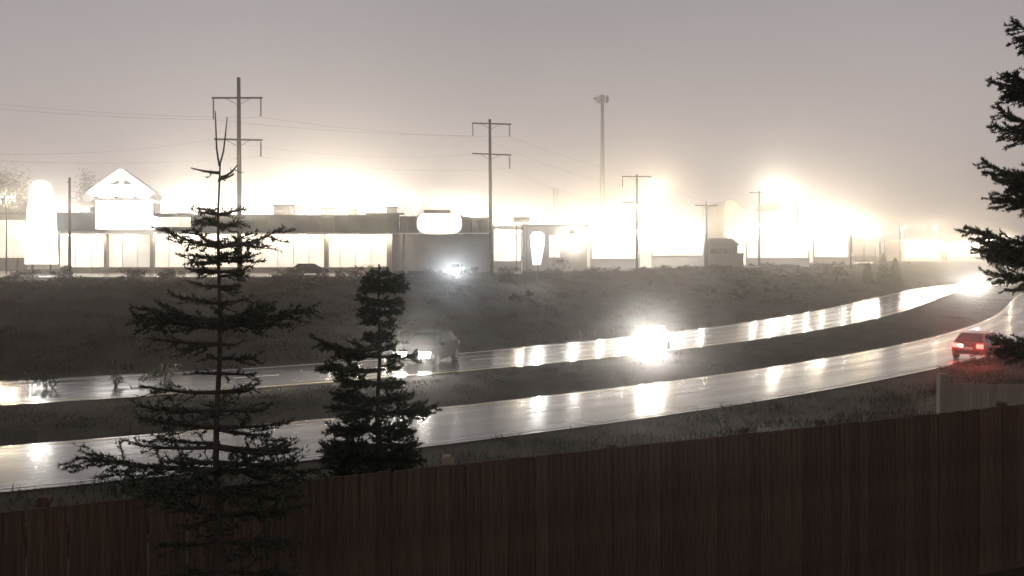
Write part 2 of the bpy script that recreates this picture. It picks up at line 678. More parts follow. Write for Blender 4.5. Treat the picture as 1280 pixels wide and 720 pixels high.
# shrubs of the skyline on the bank top
for (px, Yd, w, h, where) in [(32, 92, 4.2, 1.5, 'at the left frame edge under the pylon sign'), (75, 96, 3.2, 1.6, 'just left of the slim dark post'), (165, 94, 4.6, 1.4, 'under the white gable entrance'), (215, 96, 3.2, 1.3, 'between the gable and the first spruce'), (360, 97, 4.0, 1.5, 'right of the first spruce beside the parked car'), (440, 98, 4.0, 1.6, 'left of the second spruce tip'), (470, 97, 3.6, 1.9, 'behind the second spruce tip'), (520, 100, 4.4, 1.6, 'right of the second spruce tip'),
                       (590, 104, 3.6, 1.4, 'just left of the second utility pole'), (640, 108, 3.8, 1.6, 'just right of the second utility pole'), (705, 112, 5.0, 2.6, 'tallest and widest, under the small shop'), (748, 118, 3.6, 2.0, 'under the third utility pole, left side'), (840, 134, 4.2, 1.8, 'between the third pole and the dark house'), (900, 146, 4.0, 1.8, 'in front of the dark grey house'), (945, 152, 4.0, 2.0, 'under the lopsided pole'), (1000, 164, 6.0, 2.2, 'broadest one under the long showroom')]:
    shrub('shrub', px, Yd, None, w, h, 'brown scrubby shrub on the bank top ' + where, 'shrub', 'shrubs along the bank top', 700, 0.10, 'scrub')
# shrubs on the median by the first spruce
shrub('shrub', 145, 46.5, None, 1.2, 1.0, 'small upright bare shrub on the median left of the first spruce', 'shrub', n=260, size=0.05)
shrub('shrub', 205, 47.5, None, 3.0, 1.1, 'low spreading dark shrub on the median behind the first spruce', 'shrub', n=700, size=0.06)
shrub('shrub', 62, 46.0, None, 3.4, 0.7, 'low dark shrub on the median near the frame edge', 'shrub', n=600, size=0.06)


# ------------------------------------------------------------------ wooden yard fence in the foreground
FD = 1.9
YL, YR = F * FD / (640 - YH), F * FD / (505 - YH)
FL = Vector((PX(0, YL), YL, 0))
FRt = Vector((PX(1280, YR), YR, 0))
fdir = (FRt - FL).normalized()
fang = math.atan2(fdir.y, fdir.x)
flen = (FRt - FL).length
f_root = empty('board_fence', (FL.x, FL.y, YARD), fang)
tag(f_root, 'long dark brown wooden board fence across the foreground', 'fence')
FTOP = CAMZ - FD - YARD
bw, gap = 0.138, 0.0025
meshes = []
for k in range(6):
    mb = MB()
    t_ = 0.018
    zt = FTOP - 0.001 * k
    # a board with eased top corners
    mb.prism([(0, -0.5), (bw, -0.5), (bw, zt - 0.015), (bw - 0.012, zt), (0.012, zt), (0, zt - 0.015)], -t_ / 2, t_ / 2)
    bo = mb.build('board', 'fence_wood', f_root)
    meshes.append(bo.data)
    bpy.data.objects.remove(bo)
nb = int((flen + 5.0) / (bw + gap))
for i in range(nb):
    o = bpy.data.objects.new('board', meshes[random.randrange(6)])
    COL.objects.link(o)
    o.parent = f_root
    o.location = (-2.5 + i * (bw + gap), random.uniform(-0.004, 0.004), random.uniform(-0.004, 0.003))
    o.rotation_euler = (random.uniform(-.004, .004), random.uniform(-.004, .004), random.uniform(-.02, .02))
for z in (0.35, 1.0, FTOP - 0.3):
    MB().box(-2.5, flen + 2.5, 0.015, 0.055, z, z + 0.09).build('rail', 'fence_wood', f_root)
# posts stand behind the boards; a few poke above them as in the picture


def fence_u(px):
    # distance along the fence of picture column px
    a = (px - 640) / F
    # FL.x + u c = a (FL.y + u s)
    return (a * FL.y - FL.x) / (fdir.x - a * fdir.y)


for px, up, w in [(-90, .05, .1), (52, .06, .09), (310, -.05, .09), (565, .06, .09), (770, .012, .08), (938, .04, .07), (1033, .045, .07), (1145, .01, .08), (1262, .03, .09)]:
    u = fence_u(px)
    m_ = 'pale_wood' if px == 565 else 'fence_wood'
    p = MB().prism([(u - w / 2, -0.1), (u + w / 2, -0.1), (u + w / 2, FTOP + up - .02), (u + w / 2 - .02, FTOP + up), (u - w / 2 + .02, FTOP + up), (u - w / 2, FTOP + up - .02)], 0.06, 0.06 + w).build('post', m_, f_root)

# pale neighbour fence beyond it at the right
p_root = empty('pale_fence', (PX(1178, 16.0), 16.0, gz(PX(1178, 16.0), 16.0)), R(-5))
tag(p_root, 'pale beige board fence with a taller square post behind the dark fence', 'fence')
pz = p_root.location.z
ztop = PZ(479, 16.0) - pz
MB().box(-.075, .075, -.075, .075, -.2, PZ(467, 16.0) - pz).build('post', 'pale_wood', p_root)
MB().box(2.9, 3.02, -.06, .06, -.2, ztop + .02).build('post', 'pale_wood', p_root)
bd = MB().box(0, .142, -.01, .01, .03, ztop).build('board', 'pale_wood', p_root, loc=(.09, 0, 0))
for i in range(1, 19):
    copy_part(bd, p_root, (.09 + i * .148, random.uniform(-.004, .004), random.uniform(-.01, .006)))
for z in (.4, ztop - .35):
    MB().box(.08, 2.9, .015, .05, z, z + .09).build('rail', 'pale_wood', p_root)


# ------------------------------------------------------------------ spruces
def spruce(name, px, Y, z0, topz, branches, label, trunk_r, needle=0.022, nw=0.0035, bare=()):
    """branches: (z, azimuth, length, rise, tip_up, density)"""
    bx_ = PX(px, Y)
    e_ = empty(name, (bx_, Y, z0))
    H_ = topz - z0
    wood = MB()
    pts, rad = [], []
    for k in range(15):
        t_ = k / 14
        pts.append((0.02 * math.sin(t_ * 7) * (1 - t_) + 0.012 * math.sin(t_ * 19), 0.015 * math.cos(t_ * 6), -0.15 + (H_ + .15) * t_))
        rad.append(trunk_r * (1 - t_) ** 0.9 + 0.005)
    wood.tube(pts, rad, 8)
    V = []

    def needles(p0, p1, n, ln):
        if n < 1:
            return
        d = p1 - p0
        L = np.linalg.norm(d)
        if L < 1e-5:
            return
        d = d / L
        t_ = RNG.random((n, 1))
        base = p0 + (p1 - p0) * t_
        r = RNG.normal(size=(n, 3))
        r -= (r @ d)[:, None] * d
        r /= np.linalg.norm(r, axis=1)[:, None] + 1e-9
        dirn = r * 0.8 + d * 0.65 + np.array([0, 0, 0.12])
        side = np.cross(dirn, RNG.normal(size=(n, 3)))
        side /= np.linalg.norm(side, axis=1)[:, None] + 1e-9
        ll = ln * RNG.uniform(0.7, 1.3, (n, 1))
        V.append(np.stack([base - side * nw, base + side * nw, base + dirn * ll], 1).reshape(-1, 3))

    for (z, az, L, rise, up, den) in branches:
        zl = z - z0
        a = Vector((math.cos(az), math.sin(az), 0))
        side = Vector((-math.sin(az), math.cos(az), 0))
        N = max(5, int(L / 0.09))
        bend = random.uniform(-.12, .12)

        def P(t_):
            return a * (L * t_) + side * (bend * L * t_ * t_) + Vector((0, 0, zl + L * (rise * t_ + up * t_ * t_)))
        bp = [P(k / N) for k in range(N + 1)]
        wood.tube(bp, [0.012 * (1 - k / N) * (0.5 + L) + 0.004 for k in range(N + 1)], 5)
        if den <= 0:
            continue
        for k in range(N):
            needles(np.array(bp[k]), np.array(bp[k + 1]), int(48 * den * (bp[k + 1] - bp[k]).length / 0.09), needle)
        nt_ = int(L / 0.030 * min(1.6, den) ** 0.5)
        for k in range(nt_):
            t_ = 0.14 + 0.86 * (k + random.random()) / nt_
            sgn = 1 if k % 2 else -1
            p = P(t_)
            tl = (0.10 + 0.42 * L * (1 - t_) ** 0.8 * min(1, t_ * 3.0)) * random.uniform(0.6, 1.15)
            tl = min(tl, 0.55)
            fw = random.uniform(0.45, 0.9)
            dv = (a * fw + side * sgn * random.uniform(0.5, 1.0) + Vector((0, 0, random.uniform(-0.55, 0.42)))).normalized()
            q = p + dv * tl * 0.55 + Vector((0, 0, -0.02 * tl))
            r_ = p + dv * tl + Vector((0, 0, 0.10 * tl))
            wood.tube([p, q, r_], [.0045, .0035, .002], 3, cap=False)
            nn = int(tl / 0.0032 * den * 0.8)
            needles(np.array(p), np.array(q), nn // 2, needle)
            needles(np.array(q), np.array(r_), nn // 2, needle)
            if tl > .2:
                for j in range(3):
                    u_ = random.uniform(.25, .9)
                    pp = p.lerp(r_, u_)
                    d2 = (dv + side * random.uniform(-.9, .9) + Vector((0, 0, random.uniform(-.4, .2)))).normalized()
                    needles(np.array(pp), np.array(pp + d2 * tl * .35), int(tl * .35 / 0.0032 * den * 0.5), needle)
    # leader
    top = np.array([0.0, 0.0, H_])
    if not bare:
        needles(top - np.array([0, 0, .35]), top, 90, needle)
    v = np.concatenate(V)
    wood.build('trunk', 'bark', e_)
    mesh_np('crown', v, np.arange(len(v)).reshape(-1, 3), 'needle', e_)
    tag(e_, label, 'tree')
    return e_


def whorl(out, Y, y, left, right, den, n=5, rise=0.0, up=0.12, cx=272.0, jit=10.0, depth=0.85):
    """branches of a whorl whose picture reach is left / right pixels"""
    ph = random.uniform(0, 6.28)
    sides = [math.pi + random.uniform(-.25, .25), random.uniform(-.25, .25)]
    azs = sides + [ph + 2 * math.pi * k / max(1, n - 2) for k in range(n - 2)]
    for i, az in enumerate(azs):
        c = math.cos(az)
        reach = (left if c < 0 else right) / F * Y
        mean = (left + right) / 2 / F * Y
        L = reach * abs(c) + mean * depth * (1 - abs(c)) if i > 1 else reach
        L *= random.uniform(.85, 1.1) if i > 1 else 1.0
        L = max(L, .08)
        out.append((PZ(y + random.uniform(-jit, jit) * (0 if i < 2 else 1), Y), az, L, rise + random.uniform(-.08, .08), up, den))


# first spruce: thin, gappy, forked bare leader; stands in the yard in front of the fence
Y1 = 5.9
b = []
b.append((PZ(216, Y1), math.pi + .1, 34 / F * Y1, .05, .12, 0.10))
b.append((PZ(222, Y1), .3, 22 / F * Y1, .05, .7, 0.08))
b.append((PZ(224, Y1), -.4, 24 / F * Y1, .0, .25, 0.10))
b.append((PZ(226, Y1), 1.8, 20 / F * Y1, .1, .3, 0.08))
for (y, l, r, d, n, ri, up) in [(268, 26, 30, .5, 4, .1, .1), (282, 22, 26, .8, 5, .05, .1), (308, 72, 82, .8, 4, -.05, .28), (322, 34, 42, 1.0, 6, -.05, .1),
                                (340, 30, 30, .9, 4, 0, .1), (358, 26, 22, .6, 3, 0, .1), (378, 56, 36, .5, 4, .0, .12), (400, 92, 118, 1.0, 5, -.02, .16), (410, 62, 60, .7, 3, .0, .1),
                                (430, 78, 22, .45, 3, -.06, .08), (448, 10, 42, .9, 2, 0, .02), (467, 34, 46, .5, 2, -.01, 0), (490, 92, 40, .45, 3, .0, .16),
                                (512, 96, 60, .5, 4, -.04, .12), (534, 104, 88, .5, 4, -.06, .12), (558, 104, 94, .45, 4, -.06, .1), (578, 76, 104, .6, 4, -.08, .1),
                                (588, 190, 120, .9, 4, -.04, .06), (612, 90, 110, .7, 6, -.1, .1), (642, 80, 100, .6, 5, -.1, .1), (676, 70, 100, .6, 5, -.1, .1), (712, 70, 90, .6, 5, -.1, .1)]:
    whorl(b, Y1, y, l, r, d, n, ri, up, jit=6)
t1 = spruce('spruce_tree', 274, Y1, gz(PX(274, Y1), Y1), PZ(204, Y1), b, 'tall gappy spruce with bare forked top standing in front of the fence', 0.035, 0.027, 0.0052, bare=(1,))
zt = PZ(204, Y1) - t1.location.z
fk = MB()
fk.tube([(0, 0, zt - .02), (-.018, 0, zt + .10), (-.022, 0, zt + .22), (-.03, .01, zt + .35)], [.007, .006, .005, .003], 5)
fk.tube([(0, 0, zt - .02), (.028, 0, zt + .08), (.04, 0, zt + .18), (.05, .01, zt + .31)], [.006, .0055, .005, .003], 5)
fk.build('leader', 'bark', t1)

# second spruce: shorter, dense column, beyond the fence
Y2 = 9.6
b = []
for (y, l, r, d, n, ri, up) in [(342, 10, 12, .9, 4, .2, .1), (352, 20, 26, 1.0, 5, .1, .1), (364, 20, 34, 1.1, 6, .05, .15), (378, 24, 26, 1.1, 6, .05, .1), (392, 22, 24, 1.1, 6, .0, .1),
                                (405, 18, 18, 1.0, 6, 0, .1), (420, 16, 14, 1.0, 6, 0, .1), (436, 80, 16, .9, 4, -.15, .38), (446, 52, 44, .8, 3, -.05, .12), (462, 70, 22, .9, 4, .0, .12),
                                (480, 48, 26, 1.0, 5, -.05, .1), (500, 56, 36, 1.0, 6, -.05, .12), (516, 60, 68, .9, 5, -.05, .12), (536, 64, 40, 1.0, 7, -.08, .1), (556, 68, 44, 1.1, 8, -.08, .1),
                                (575, 74, 52, 1.1, 9, -.1, .1), (600, 80, 70, 1.1, 9, -.1, .1), (640, 80, 76, 1.0, 9, -.1, .1)]:
    whorl(b, Y2, y, l, r, d * 1.05, n, ri, up, jit=5)
spruce('spruce_tree', 474, Y2, gz(PX(474, Y2), Y2), PZ(330, Y2), b, 'short dense spruce in front of the oncoming headlights behind the fence', 0.045, 0.036, 0.0075)

# third spruce: only the branch ends of its left side reach into the picture
Y3 = 8.6
b = []
CX3 = 1352
for (y, l, d, n, ri, up) in [(-90, 40, 1, 5, .15, .1), (-60, 50, 1, 5, .15, .1), (-30, 56, 1, 6, .1, .1), (55, 96, 1.3, 5, .05, .28), (64, 84, 1.2, 4, .05, .1), (112, 108, 1.4, 5, .0, .2),
                             (120, 92, 1.2, 5, -.02, .1), (168, 100, 1.3, 5, .0, .30), (172, 84, 1.2, 4, .0, .1), (238, 112, 1.5, 6, -.02, .28), (250, 102, 1.5, 7, -.08, .14), (226, 100, 1.2, 5, 0, .1),
                             (314, 132, 1.4, 5, -.05, .24), (318, 116, 1.3, 5, -.06, .1), (354, 114, 1.2, 3, -.1, .16), (430, 100, 1.2, 4, -.1, .14), (438, 90, 1.0, 4, -.1, .0), (520, 50, 1, 5, -.1, .0), (590, 50, 1, 5, -.1, 0)]:
    whorl(b, Y3, y, l, l, d, n, ri, up, jit=6)
spruce('spruce_tree', CX3, Y3, gz(PX(CX3, Y3), Y3), PZ(-130, Y3), b, 'dark spruce at the right frame edge with only branch tips showing', 0.09, 0.032, 0.0062)


# ------------------------------------------------------------------ utility poles and lines
def utility_pole(px, Y, ytop, arms, label, r=.19, lean=0.0, hangers=(), cat='utility pole'):
    x = PX(px, Y)
    z0 = gz(x, Y)
    e_ = empty('utility_pole', (x, Y, z0))
    H_ = PZ(ytop, Y) - z0
    MB().tube([(lean * (-.5), 0, -.3), (0, 0, H_ * .5), (lean * .5, 0, H_)], [r * 1.12, r, r * .8], 10).build('shaft', 'pole_wood', e_, smooth=True)
    ends = []
    for (ya, l, rr, tilt) in arms:
        za = PZ(ya, Y) - z0
        xl, xr = -l / F * Y, rr / F * Y
        m_ = Matrix.Translation((0, -r - .06, za)) @ Matrix.Rotation(tilt, 4, 'Y')
        MB().box(xl, xr, -.06, .06, -.08, .08, m_).build('crossarm', 'pole_wood', e_)
        br = MB()
        if l > 8:
            br.tube([(xl * .5, -r - .06, za - .03), (0, -r, za - .7)], .025, 4)
        if rr > 8:
            br.tube([(xr * .5, -r - .06, za - .03), (0, -r, za - .7)], .025, 4)
        if br.v:
            br.build('brace', 'dark_metal', e_)
        for xx in (xl, xr):
            if abs(xx) > .5:
                p = m_ @ Vector((xx, 0, 0))
                ends.append(Vector((x, Y, z0)) + p)
    for (xo, y0_, y1_) in hangers:
        xx = xo / F * Y
        za, zb = PZ(y0_, Y) - z0, PZ(y1_, Y) - z0
        n = 7
        ps, rs = [], []
        for k in range(2 * n + 1):
            ps.append((xx, -r - .06, za + (zb - za) * k / (2 * n)))
            rs.append(.045 if k % 2 else .10)
        MB().tube(ps, rs, 7).build('insulator', 'porcelain', e_)
    tag(e_, label, cat, 'utility poles along the highway')
    return e_, ends


P1 = utility_pole(299, 84, 97, [(123, 33, 30, .0), (175, 30, 30, .02)], 'tall wooden utility pole with two crossarms behind the first spruce', .21, -.10, [(-31, 124, 150), (28, 124, 146), (28, 178, 196)])
P2 = utility_pole(613, 104, 149, [(155, 23, 26, .03), (193, 23, 26, .04)], 'wooden utility pole with two tilted crossarms right of the store', .20, -.14, [(-22, 155, 170), (24, 156, 171), (24, 196, 211)])
P3 = utility_pole(796, 134, 218, [(221, 19, 18, .02), (253, 18, 2, .0)], 'utility pole with a full and a half crossarm right of the tall mast', .18, .0, [(-18, 222, 234)])
P4 = utility_pole(883, 162, 252, [(257, 14, 14, .03)], 'shorter utility pole with one stout crossarm above the gabled dark house', .2)
P5 = utility_pole(949, 200, 239, [(241, 13, 5, .0)], 'tall utility pole with lopsided crossarm before the curved hall', .24)
utility_pole(997, 235, 252, [], 'plain pole without arms at the end of the curved hall', .27)
utility_pole(1064, 215, 287, [], 'short plain pole rising from the bank shrubs right of the hall', .24)
utility_pole(1100, 260, 302, [], 'low plain pole left of the far conifers', .2)
utility_pole(1106, 275, 280, [], 'slender plain pole above the far conifers', .2)
utility_pole(1125, 290, 283, [], 'slender plain pole right of the far conifers', .2)
utility_pole(87, 108, 222, [(228, 1.6, 1.8, 0)], 'slim dark post standing in front of the slate roof band', .17)


def wire(pts, label, sag=0.8, r=.007):
    mb = MB()
    path = []
    for a, b_ in zip(pts[:-1], pts[1:]):
        a, b_ = Vector(a), Vector(b_)
        for k in range(14):
            t_ = k / 14
            p = a.lerp(b_, t_)
            p.z -= sag * 4 * t_ * (1 - t_) * min(1.4, (b_ - a).length / 45)
            path.append(p)
    path.append(Vector(pts[-1]))
    mb.tube(path, r, 4)
    o = mb.build('power_line', 'wire')
    tag(o, label, 'power line', 'power lines strung between the utility poles')


def W(px, py, Y):
    return (PX(px, Y), Y - .25, PZ(py, Y))


wire([W(-90, 128, 68), W(268, 150, 84), W(591, 170, 104), W(778, 234, 134), W(870, 256, 162)], 'upper power line hung from the left crossarm ends', .55)
wire([W(-90, 121, 69), W(327, 147, 84), W(637, 171, 104), W(814, 221, 134), W(897, 256, 162)], 'upper power line hung from the right crossarm ends', .75)
wire([W(-90, 190, 68), W(269, 175, 84), W(590, 193, 104), W(778, 253, 134)], 'lower power line on the left ends of the lower crossarms', 1.3, .005)
wire([W(-90, 196, 69), W(327, 196, 84), W(637, 211, 104), W(796, 262, 134)], 'lower power line hung from the right ends of the lower crossarms', 1.0, .005)


# communications mast with a head of antennas
def mast(px, Y, ytop, r0, r1, label, big=True):
    x = PX(px, Y)
    z0 = LOT
    e_ = empty('antenna_mast', (x, Y, z0))
    H_ = PZ(ytop, Y) - z0
    MB().tube([(0, 0, -.3), (0, 0, H_ * .5), (0, 0, H_)], [r0, (r0 + r1) / 2, r1], 12).build('shaft', 'tower_metal', e_, smooth=True)
    if big:
        ring = MB()
        n = 12
        for zz in (-2.3, -.9):
            ring.tube([(1.9 * math.cos(k * 2 * math.pi / n), 1.9 * math.sin(k * 2 * math.pi / n), H_ + zz) for k in range(n + 1)], .09, 5)
        for k in range(6):
            a = k * math.pi / 3
            ring.tube([(0, 0, H_ - 1.6), (1.9 * math.cos(a), 1.9 * math.sin(a), H_ - .9)], .07, 4)
        ring.build('platform', 'tower_metal', e_)
        an = None
        for k in range(9):
            a = k * 2 * math.pi / 9
            if an is None:
                an = MB().box(-.2, .2, -.12, .12, -1.2, 1.2).build('antenna', 'tower_metal', e_)
                c = an
            else:
                c = copy_part(an, e_)
            c.location = (2.0 * math.cos(a), 2.0 * math.sin(a), H_ - 1.4)
            c.rotation_euler = (0, 0, a + math.pi / 2)
        MB().tube([(-2.6, 0, H_ - 1.2), (-2.6, -.5, H_ - 1.2)], [.55, .55], 12).build('dish', 'tower_metal', e_)
        MB().tube([(0, 0, H_), (0, 0, H_ + .8)], [.05, .03], 5).build('lightning_rod', 'tower_metal', e_)
    else:
        MB().box(-.9, .9, -.5, .5, H_ - 1.8, H_ + .2).build('lamp_cluster', 'tower_metal', e_)
        MB().box(-1.3, 1.3, -.1, .1, H_ - .3, H_ - .1).build('crossbar', 'tower_metal', e_)
    tag(e_, label, 'mast')


mast(753, 300, 119, .85, .55, 'very tall hazy grey mast with a cluster of antennas on top')
mast(695, 310, 236, .55, .45, 'faint short mast with a boxy head left of the tall mast', False)


# ------------------------------------------------------------------ lamps
def point_light(parent, loc, power, col=(1, .93, .82), rad=.18, spot=None, rot=None, nm='lamp_light', blend=.6):
    ld = bpy.data.lights.new(nm, 'SPOT' if spot else 'POINT')
    ld.energy = power
    ld.color = col
    ld.shadow_soft_size = rad
    if spot:
        ld.spot_size = R(spot)
        ld.spot_blend = blend
    o = bpy.data.objects.new(nm, ld)
    COL.objects.link(o)
    o.parent = parent
    o.location = loc
    if rot:
        o.rotation_euler = rot
    return o


def light_pole(px, py, Y, power, label, group, heads=2, warm=.0, z0=LOT, arm=.9):
    x = PX(px, Y)
    z0 = gz(x, Y) + .05
    e_ = empty('light_pole', (x, Y, z0))
    H_ = PZ(py, Y) - z0
    MB().tube([(0, 0, -.2), (0, 0, H_ + .15)], [.13, .08], 8).build('shaft', 'dark_metal', e_)
    if group:
        warm = random.choice([-.25, 0, 0, .2, .5, .9])
    offs = {1: [(-arm, 0)], 2: [(-arm, 0), (arm, 0)], 3: [(-arm, .3), (arm, .3), (0, -arm)]}[heads]
    for (ax, ay) in offs:
        MB().tube([(0, 0, H_ + .05), (ax * .7, ay * .7, H_ + .1)], .04, 5).build('arm', 'dark_metal', e_)
        h = MB().box(ax - .32, ax + .32, ay - .22, ay + .22, H_ + .04, H_ + .18).build('lamp_head', 'dark_metal', e_)
        MB().box(ax - .26, ax + .26, ay - .17, ay + .17, H_ - .06, H_ + .035).build('lens', 'lens', h)
        point_light(h, (ax, ay, H_ - .24), power / heads * LAMP, (1, .89 - warm * .1, .71 - warm * .25))
    tag(e_, label, 'light pole', group)


G1 = 'lot lights shining over the store roof'
for (px, py, Y, p) in [(207, 262, 215, .5), (232, 246, 225, .22), (256, 266, 230, 1.3), (318, 256, 225, .18), (384, 266.5, 230, 1.5), (408, 267, 240, 1.8), (432, 266.5, 230, 1.6), (421, 238, 235, .14), (474, 266.5, 235, 1.4), (516, 253, 230, .2), (288, 266, 228, 1.0), (350, 266.5, 232, 1.2), (458, 246, 235, .16), (388, 242, 232, .14), (560, 259, 235, .3), (594, 271, 232, .9)]:
    light_pole(px, py, Y, 30000 * p, 'parking lot light pole glaring just above the store roof line', G1)
G2 = 'lot lights at the left end of the store'
light_pole(8, 246, 130, 3500, 'lot light pole at the left frame edge with a small warm glare', None, 2, .8)
light_pole(22, 284, 150, 7000, 'low lot light glaring between the left frame edge and the pylon sign', None, 1, .4)
light_pole(66, 254, 205, 5000, 'lot light glaring beside the top of the pylon sign', None)
light_pole(105, 262, 215, 9000, 'lot light glaring between the slim dark post and the gable', None)
G3 = 'lot lights between the small shop and the gabled house'
for (px, py, Y, p) in [(744, 281, 235, 1.7), (764, 279, 240, 2.0), (785, 281, 235, 1.9), (798, 262, 215, 1.3), (820, 236, 220, 1.1), (834, 290, 240, 1.7), (864, 290, 240, 1.7), (690, 279, 220, 1.2), (625, 281, 225, 1.0), (643, 279, 230, 1.0), (722, 281, 225, 1.2)]:
    light_pole(px, py, Y, 9000 * p, 'lot light pole lost in white glare between the small shop and the gabled house', G3)
light_pole(655, 262, 180, 4500, 'lot light pole glaring right of the second utility pole', None, 2, .3)
G4 = 'lot lights around the curved hall'
for (px, py, Y, p) in [(890, 272, 290, 2.0), (898, 290, 290, 1.2), (945, 284, 250, 1.6), (966, 238, 330, 2.2), (984, 244, 330, 1.7), (1000, 285, 250, 1.5), (1020, 268, 300, 1.3), (1036, 283, 280, 1.6), (1046, 272, 300, 1.2), (1062, 288, 290, 1.4), (1080, 280, 300, 1.0), (1094, 292, 300, .8)]:
    light_pole(px, py, Y, 9000 * p, 'lot light pole lost in the wide white glare around the curved hall', G4)
G5 = 'far lights at the right along the highway'
for (px, py, Y, p) in [(1138, 303, 330, 1.3), (1152, 306, 335, 1.2), (1166, 304, 340, 1.3), (1182, 306, 345, 1.4), (1198, 307, 345, 1.4), (1214, 304, 350, 1.2), (1236, 300, 350, 1.2)]:
    light_pole(px, py, Y, 5000 * p, 'far lot light in the low row of glare at the right', G5)
light_pole(1172, 285, 330, 3500, 'single round far street light standing above the low glare at the right', None, 1)
light_pole(1130, 286, 330, 2500, 'dim far street light right of the slender poles', None, 1)
light_pole(1264, 295, 330, 3000, 'far street light seen through the right spruce branches', None, 1, .5)


# ------------------------------------------------------------------ the store
def rect(mb, x0, x1, yt, yb, Y, d0, d1):
    return mb.box(PX(x0, Y), PX(x1, Y), Y + d0, Y + d1, PZ(yb, Y), PZ(yt, Y))


YS = 125.0
store = empty('store_building', (0, 0, 0))
tag(store, 'long store with slate roof band, white gable entrance and glowing front', 'building')
zb = LOT
MB().box(PX(70, YS), PX(612, YS), YS + 1.2, YS + 30, zb - .3, PZ(272, YS)).build('wall', 'store_wall', store)
MB().box(PX(71, YS), PX(611, YS), YS + 1.4, YS + 29.5, PZ(272, YS) + .003, PZ(272, YS) + .12).build('roof', 'store_roof', store)


def fascia(x0, x1, yt, yb, m, d0=-.6, d1=1.1, n=1, nm='fascia_panel'):
    for k in range(n):
        a = x0 + (x1 - x0) * k / n
        b_ = x0 + (x1 - x0) * (k + 1) / n - .25
        rect(MB(), a, b_, yt + random.uniform(-.15, .15), yb, YS, d0 + random.uniform(-.01, .01), d1).build(nm, m, store)


fascia(70, 129, 266, 288, 'slate_band', n=4)
fascia(115, 129.4, 259, 265.4, 'slate_band')
fascia(196, 240, 266.5, 271, 'slate_band', n=3)
fascia(196, 240, 284, 289, 'slate_band', n=3)
fascia(240.5, 500, 268.5, 290.5, 'slate_band', n=16)
fascia(500.5, 521, 270.5, 291, 'brown_band', n=2)
fascia(579, 611, 275, 294, 'brown_band', n=3)
fascia(457, 505, 266, 268.2, 'slate_band', -.2, 1.0)
fascia(522, 578, 269, 292.5, 'brown_band', -.2, 1.0)
MB().box(PX(70, YS), PX(612, YS), YS - .7, YS + 1.15, PZ(290.2, YS) - .25, PZ(290.2, YS) - .1).build('soffit', 'white_trim', store)
for k in range(3):
    rect(MB(), 196.5 + k * 14.5, 210 + k * 14.5, 271.6, 283.4, YS, .2, .35).build('clerestory_window', 'lit_glass', store)
# oval backlit sign
pts = []
for k in range(28):
    a = 2 * math.pi * k / 28
    ca, sa = math.cos(a), math.sin(a)
    pts.append((PX(550, YS) + abs(ca) ** .55 * math.copysign(1, ca) * 28 / F * YS, PZ(279.5, YS) + abs(sa) ** .7 * math.copysign(1, sa) * 13.5 / F * YS))
sg = MB().prism(pts, YS - 1.2, YS - .75).build('oval_sign', 'lit_sign_warm', store)
rect(MB(), 531, 563, 263, 267, YS, -1.3, .4).build('sign_canopy', 'brown_band', store)
# entrance: backlit box and white truss gable above
rect(MB(), 130, 194.5, 251.5, 287, YS, -2.6, 1.0).build('entrance_sign', 'lit_sign', store)
zE = PZ(250.5, YS)
apx, apz = PX(162, YS), PZ(216, YS)
xl, xr = PX(116, YS), PX(207, YS)
gab = MB()


def beam(a, b_, w, d0, d1, mb):
    a, b_ = Vector((a[0], 0, a[1])), Vector((b_[0], 0, b_[1]))
    d = (b_ - a)
    L = d.length
    d.normalize()
    n = Vector((-d.z, 0, d.x)) * w / 2
    poly = [(a + n), (b_ + n), (b_ - n), (a - n)]
    mb.prism([(p.x, p.z) for p in poly], YS + d0, YS + d1)


beam((xl, zE + .1), (apx + .1, apz), .85, -2.9, -1.3, gab)
gab.build('gable_roof', 'white_trim', store)
gab = MB()
beam((apx - .1, apz), (xr, zE + .1), .85, -2.895, -1.305, gab)
gab.build('gable_roof', 'white_trim', store)
tr = MB()
beam((apx, zE), (apx, apz - .3), .45, -2.7, -2.3, tr)
tr.build('gable_post', 'white_trim', store)
tr = MB()
zm = zE + (apz - zE) * .42
beam((xl + 2.4, zm), (xr - 2.4, zm), .7, -2.72, -2.33, tr)
tr.build('gable_tie', 'white_trim', store)
for s_ in (-1, 1):
    tr = MB()
    beam((apx + s_ * .2, zE + .3), (apx + s_ * 2.4, zm + .6), .4, -2.68, -2.36, tr)
    tr.build('gable_strut', 'white_trim', store)
MB().prism([(xl + .6, zE + .2), (xr - .6, zE + .2), (apx, apz - .5)], YS - 1.9, YS - 1.7).build('gable_panel', 'white_trim', store)
MB().box(PX(193.5, YS), PX(197, YS), YS - .9, YS + 1.1, PZ(270, YS), PZ(254, YS)).build('parapet_pier', 'slate_band', store)
for s_ in (-1, 0, 1):  # added floods, put in only to light up the white gable
    fx = apx + s_ * 2.6
    h = MB().box(fx - .25, fx + .25, YS - 4.6, YS - 4.2, zE + .1, zE + .35).build('added_flood_lamp', 'dark_metal', store)
    MB().box(fx - .03, fx + .03, YS - 4.4, YS - 2.5, zE - .02, zE + .08).build('added_flood_arm', 'dark_metal', store)
    MB().box(fx - .2, fx + .2, YS - 4.55, YS - 4.25, zE + .353, zE + .37).build('lens', 'lens', h)
    point_light(h, (fx, YS - 4.4, zE + .5), 1800, (1, .95, .88), .12, 150, (R(150), 0, 0))
